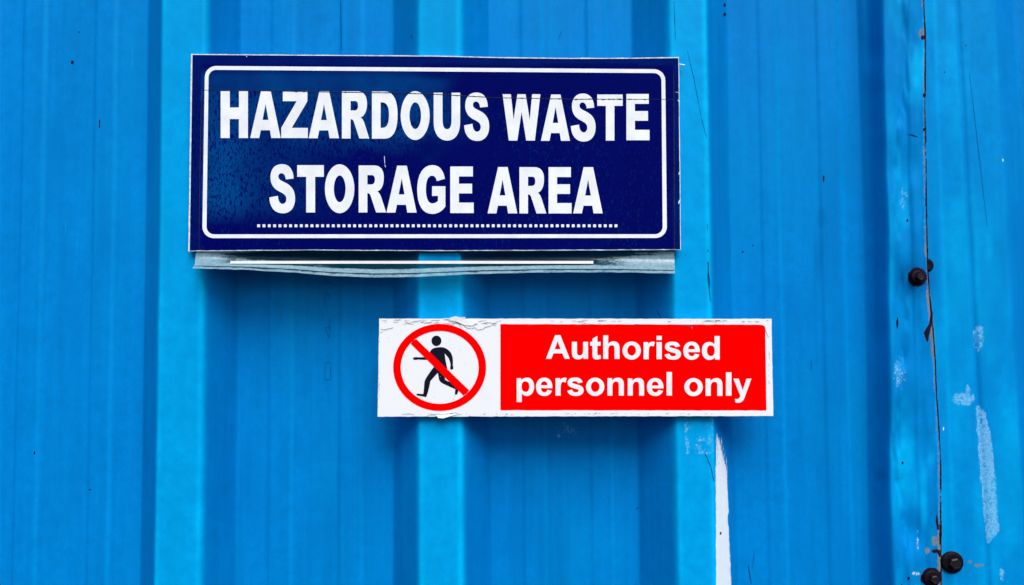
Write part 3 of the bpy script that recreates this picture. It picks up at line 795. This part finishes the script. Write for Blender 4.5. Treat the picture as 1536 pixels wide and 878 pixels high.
line1 = [('a', 819, 854.6, 503, 538.4), ('u', 857.9, 882, 513, 539.3), ('t', 885.4, 901.3, 504.2, 539.4), ('h', 904.9, 929.3, 503.3, 538.6), ('o', 933.7, 961.2, 512.5, 539.7), ('r', 965.4, 982.3, 512.7, 539), ('i', 984.9, 992.6, 504, 539), ('s', 997, 1021.5, 512.7, 539.8), ('e', 1025, 1049.7, 512.7, 539.9), ('d', 1053, 1079.5, 504.4, 540.1)]
line2 = [('p', 775.1, 801.1, 566.7, 603.3), ('e', 804.1, 828.5, 566.7, 594.2), ('r', 833.3, 850.1, 566.7, 593.6), ('s', 851, 875.4, 566.5, 594.2), ('o', 879.1, 906.5, 566.7, 594.2), ('n', 911.2, 935.7, 566.8, 593.6), ('n', 941.7, 966.1, 567.3, 593.6), ('e', 970.4, 995.2, 567.3, 594.2), ('l', 999.9, 1007.9, 558.2, 593.5),
         ('o', 1026.5, 1054.2, 567.3, 594.4), ('n', 1058.4, 1083.6, 567.4, 594), ('l', 1089, 1097.2, 558.8, 593.8), ('y', 1100.1, 1127.1, 568.2, 604.4)]
for r in line1 + line2: letter(*r, sR(0.0004), M_white, rsign)
pp = lambda c: [(585 + x / 6.273, 480 + y / 6.273) for x, y in c]
fig = svg('M 375 305 C 385 275 410 262 440 260 470 254 505 255 525 268 565 290 585 320 590 360 594 390 592 410 592 430 602 450 595 468 580 468 565 468 562 450 570 430 568 400 560 370 545 350 L 515 315 C 517 350 525 400 538 450 540 480 530 520 515 545 L 520 565 C 545 580 580 590 610 610 L 650 640 635 695 C 628 706 612 706 610 695 L 615 652 500 600 C 475 588 465 575 460 555 L 450 497 380 575 C 372 620 360 680 340 727 L 320 722 258 712 C 245 708 245 695 258 694 L 312 698 C 320 660 320 620 325 580 335 545 370 500 415 440 L 420 410 395 378 352 376 260 373 C 240 378 218 378 216 364 218 352 240 347 258 352 L 340 351 Z')
flat_shape('walking_figure', [pp(fig[0]), pp(ell(437, 197, 47, 49, 32))], sR(0.0002), M_black, rsign)
ring('prohibition_ring', pp(ell(467, 447, 437, 409, 96)), pp(ell(467.5, 447, 366.5, 343, 96)), sR(0.0003), M_red, rsign)
flat_shape('prohibition_bar', [pp([(247, 180), (745, 664), (722, 690), (692, 712), (195, 224), (218, 196)])], sR(0.0004), M_red, rsign)
# cracked, lifting film on the white rim
st = Strips(); sg = Strips(); f1 = sR(0.0006); f0 = sR(0.0003)
for pts, wd in (([(687, 480), (690, 486), (697, 490), (704, 493), (712, 492), (717, 495), (723, 494), (729, 491), (737, 488), (746, 483), (752, 480)], 0.9), ([(681, 481), (687, 485), (692, 488)], 1.4), ([(664, 479), (676, 478.5), (690, 480)], 0.9), ([(591, 480.5), (602, 480)], 1.2), ([(571, 494), (577, 495), (583, 493), (590, 492)], 1.0), ([(570, 500), (574, 497)], 1.0), ([(604, 487), (618, 484), (632, 481), (640, 480)], 0.7),
                ([(1035, 488.5), (1039, 493)], 2.6), ([(1024, 488.2), (1036, 489)], 1.8), ([(868, 483.5), (875, 485), (890, 487.2)], 0.7), ([(1052, 484), (1058, 481.5), (1066, 481), (1075, 484)], 0.6), ([(1147, 489), (1150, 500), (1153, 506)], 0.7), ([(640, 624), (655, 621), (668, 622), (680, 619.5), (690, 620)], 1.0), ([(602, 622), (612, 620.5), (622, 622)], 0.8)):
    st.add(pts, wd * 0.65, f1, 0.6, 2.5)
for q in range(120):
    side = random.random()
    if side < 0.4: x, y, dx, dy = random.uniform(750, 1150), random.choice([481, 482, 487.2]) + random.gauss(0, 0.5), random.uniform(1, 9), random.uniform(-0.4, 0.4)
    elif side < 0.75: x, y, dx, dy = random.uniform(640, 1080), 621 + random.gauss(0, 0.7), random.uniform(1, 5), random.uniform(-0.4, 0.4)
    elif side < 0.9: x, y, dx, dy = 569 + random.gauss(0, 0.5) - (random.uniform(0, 1)), random.uniform(500, 620), random.uniform(-0.3, 0.3), random.uniform(1, 4)
    else: x, y, dx, dy = 1154 + random.gauss(0, 0.8), random.uniform(500, 605), random.uniform(-0.3, 0.3), random.uniform(1, 4)
    (st if random.random() < 0.6 else sg).add([(x, y), (x + dx, y + dy)], random.uniform(0.4, 0.9), f1, 0.25, 2)
for q in range(26):
    x, y = random.uniform(575, 745), random.uniform(490, 618); sg.add([(x, y), (x + random.uniform(0.5, 1.5), y + 0.5)], 0.9, f0, 0.1, 1)
for q in range(34):
    x = random.uniform(572, 745); y = 480.5 + abs(random.gauss(0, 4)) * math.exp(-abs(x - 700) / 60.0) + random.uniform(0, 4); sg.add([(x, y), (x + random.uniform(3, 14), y + random.uniform(-2, 2))], random.uniform(0.4, 1.0), f0, 0.6, 3)
st.build('rim_cracks', M_crack, rsign, 'dark cracks in the white film along the rim')
sg.build('rim_dirt', M_greygrime, rsign, 'grey dirt specks on the white film')
def flake(c, mat=M_sw):
    n = len(c); V = []
    for k, (x, y, l) in enumerate(c): V.append(P(x, y, RY - 0.0004 - 0.35 * l))
    V += [(q[0], q[1] + 0.0004, q[2]) for q in V]
    F = [tuple(range(n))[::-1], tuple(range(n, 2 * n))] + [(k, (k + 1) % n, n + (k + 1) % n, n + k) for k in range(n)]
    part('peeling_flake', V, F, mat, rsign)
flake([(668, 479.5, 0), (676, 476.5, .001), (683, 474.4, .002), (690, 475.6, .0025), (698, 475.8, .002), (698.5, 478.6, .001), (705, 481, .0003), (716, 484, .0002), (708, 489, .0006), (697, 488, .0008), (687, 483.5, .0006)])
flake([(652, 623, 0), (663, 621.5, .0004), (679, 620, 0.0004), (690, 621, .0002), (676, 624.5, .0012), (665, 627.6, .0022), (657, 627.2, .002), (656, 625, .0008)])
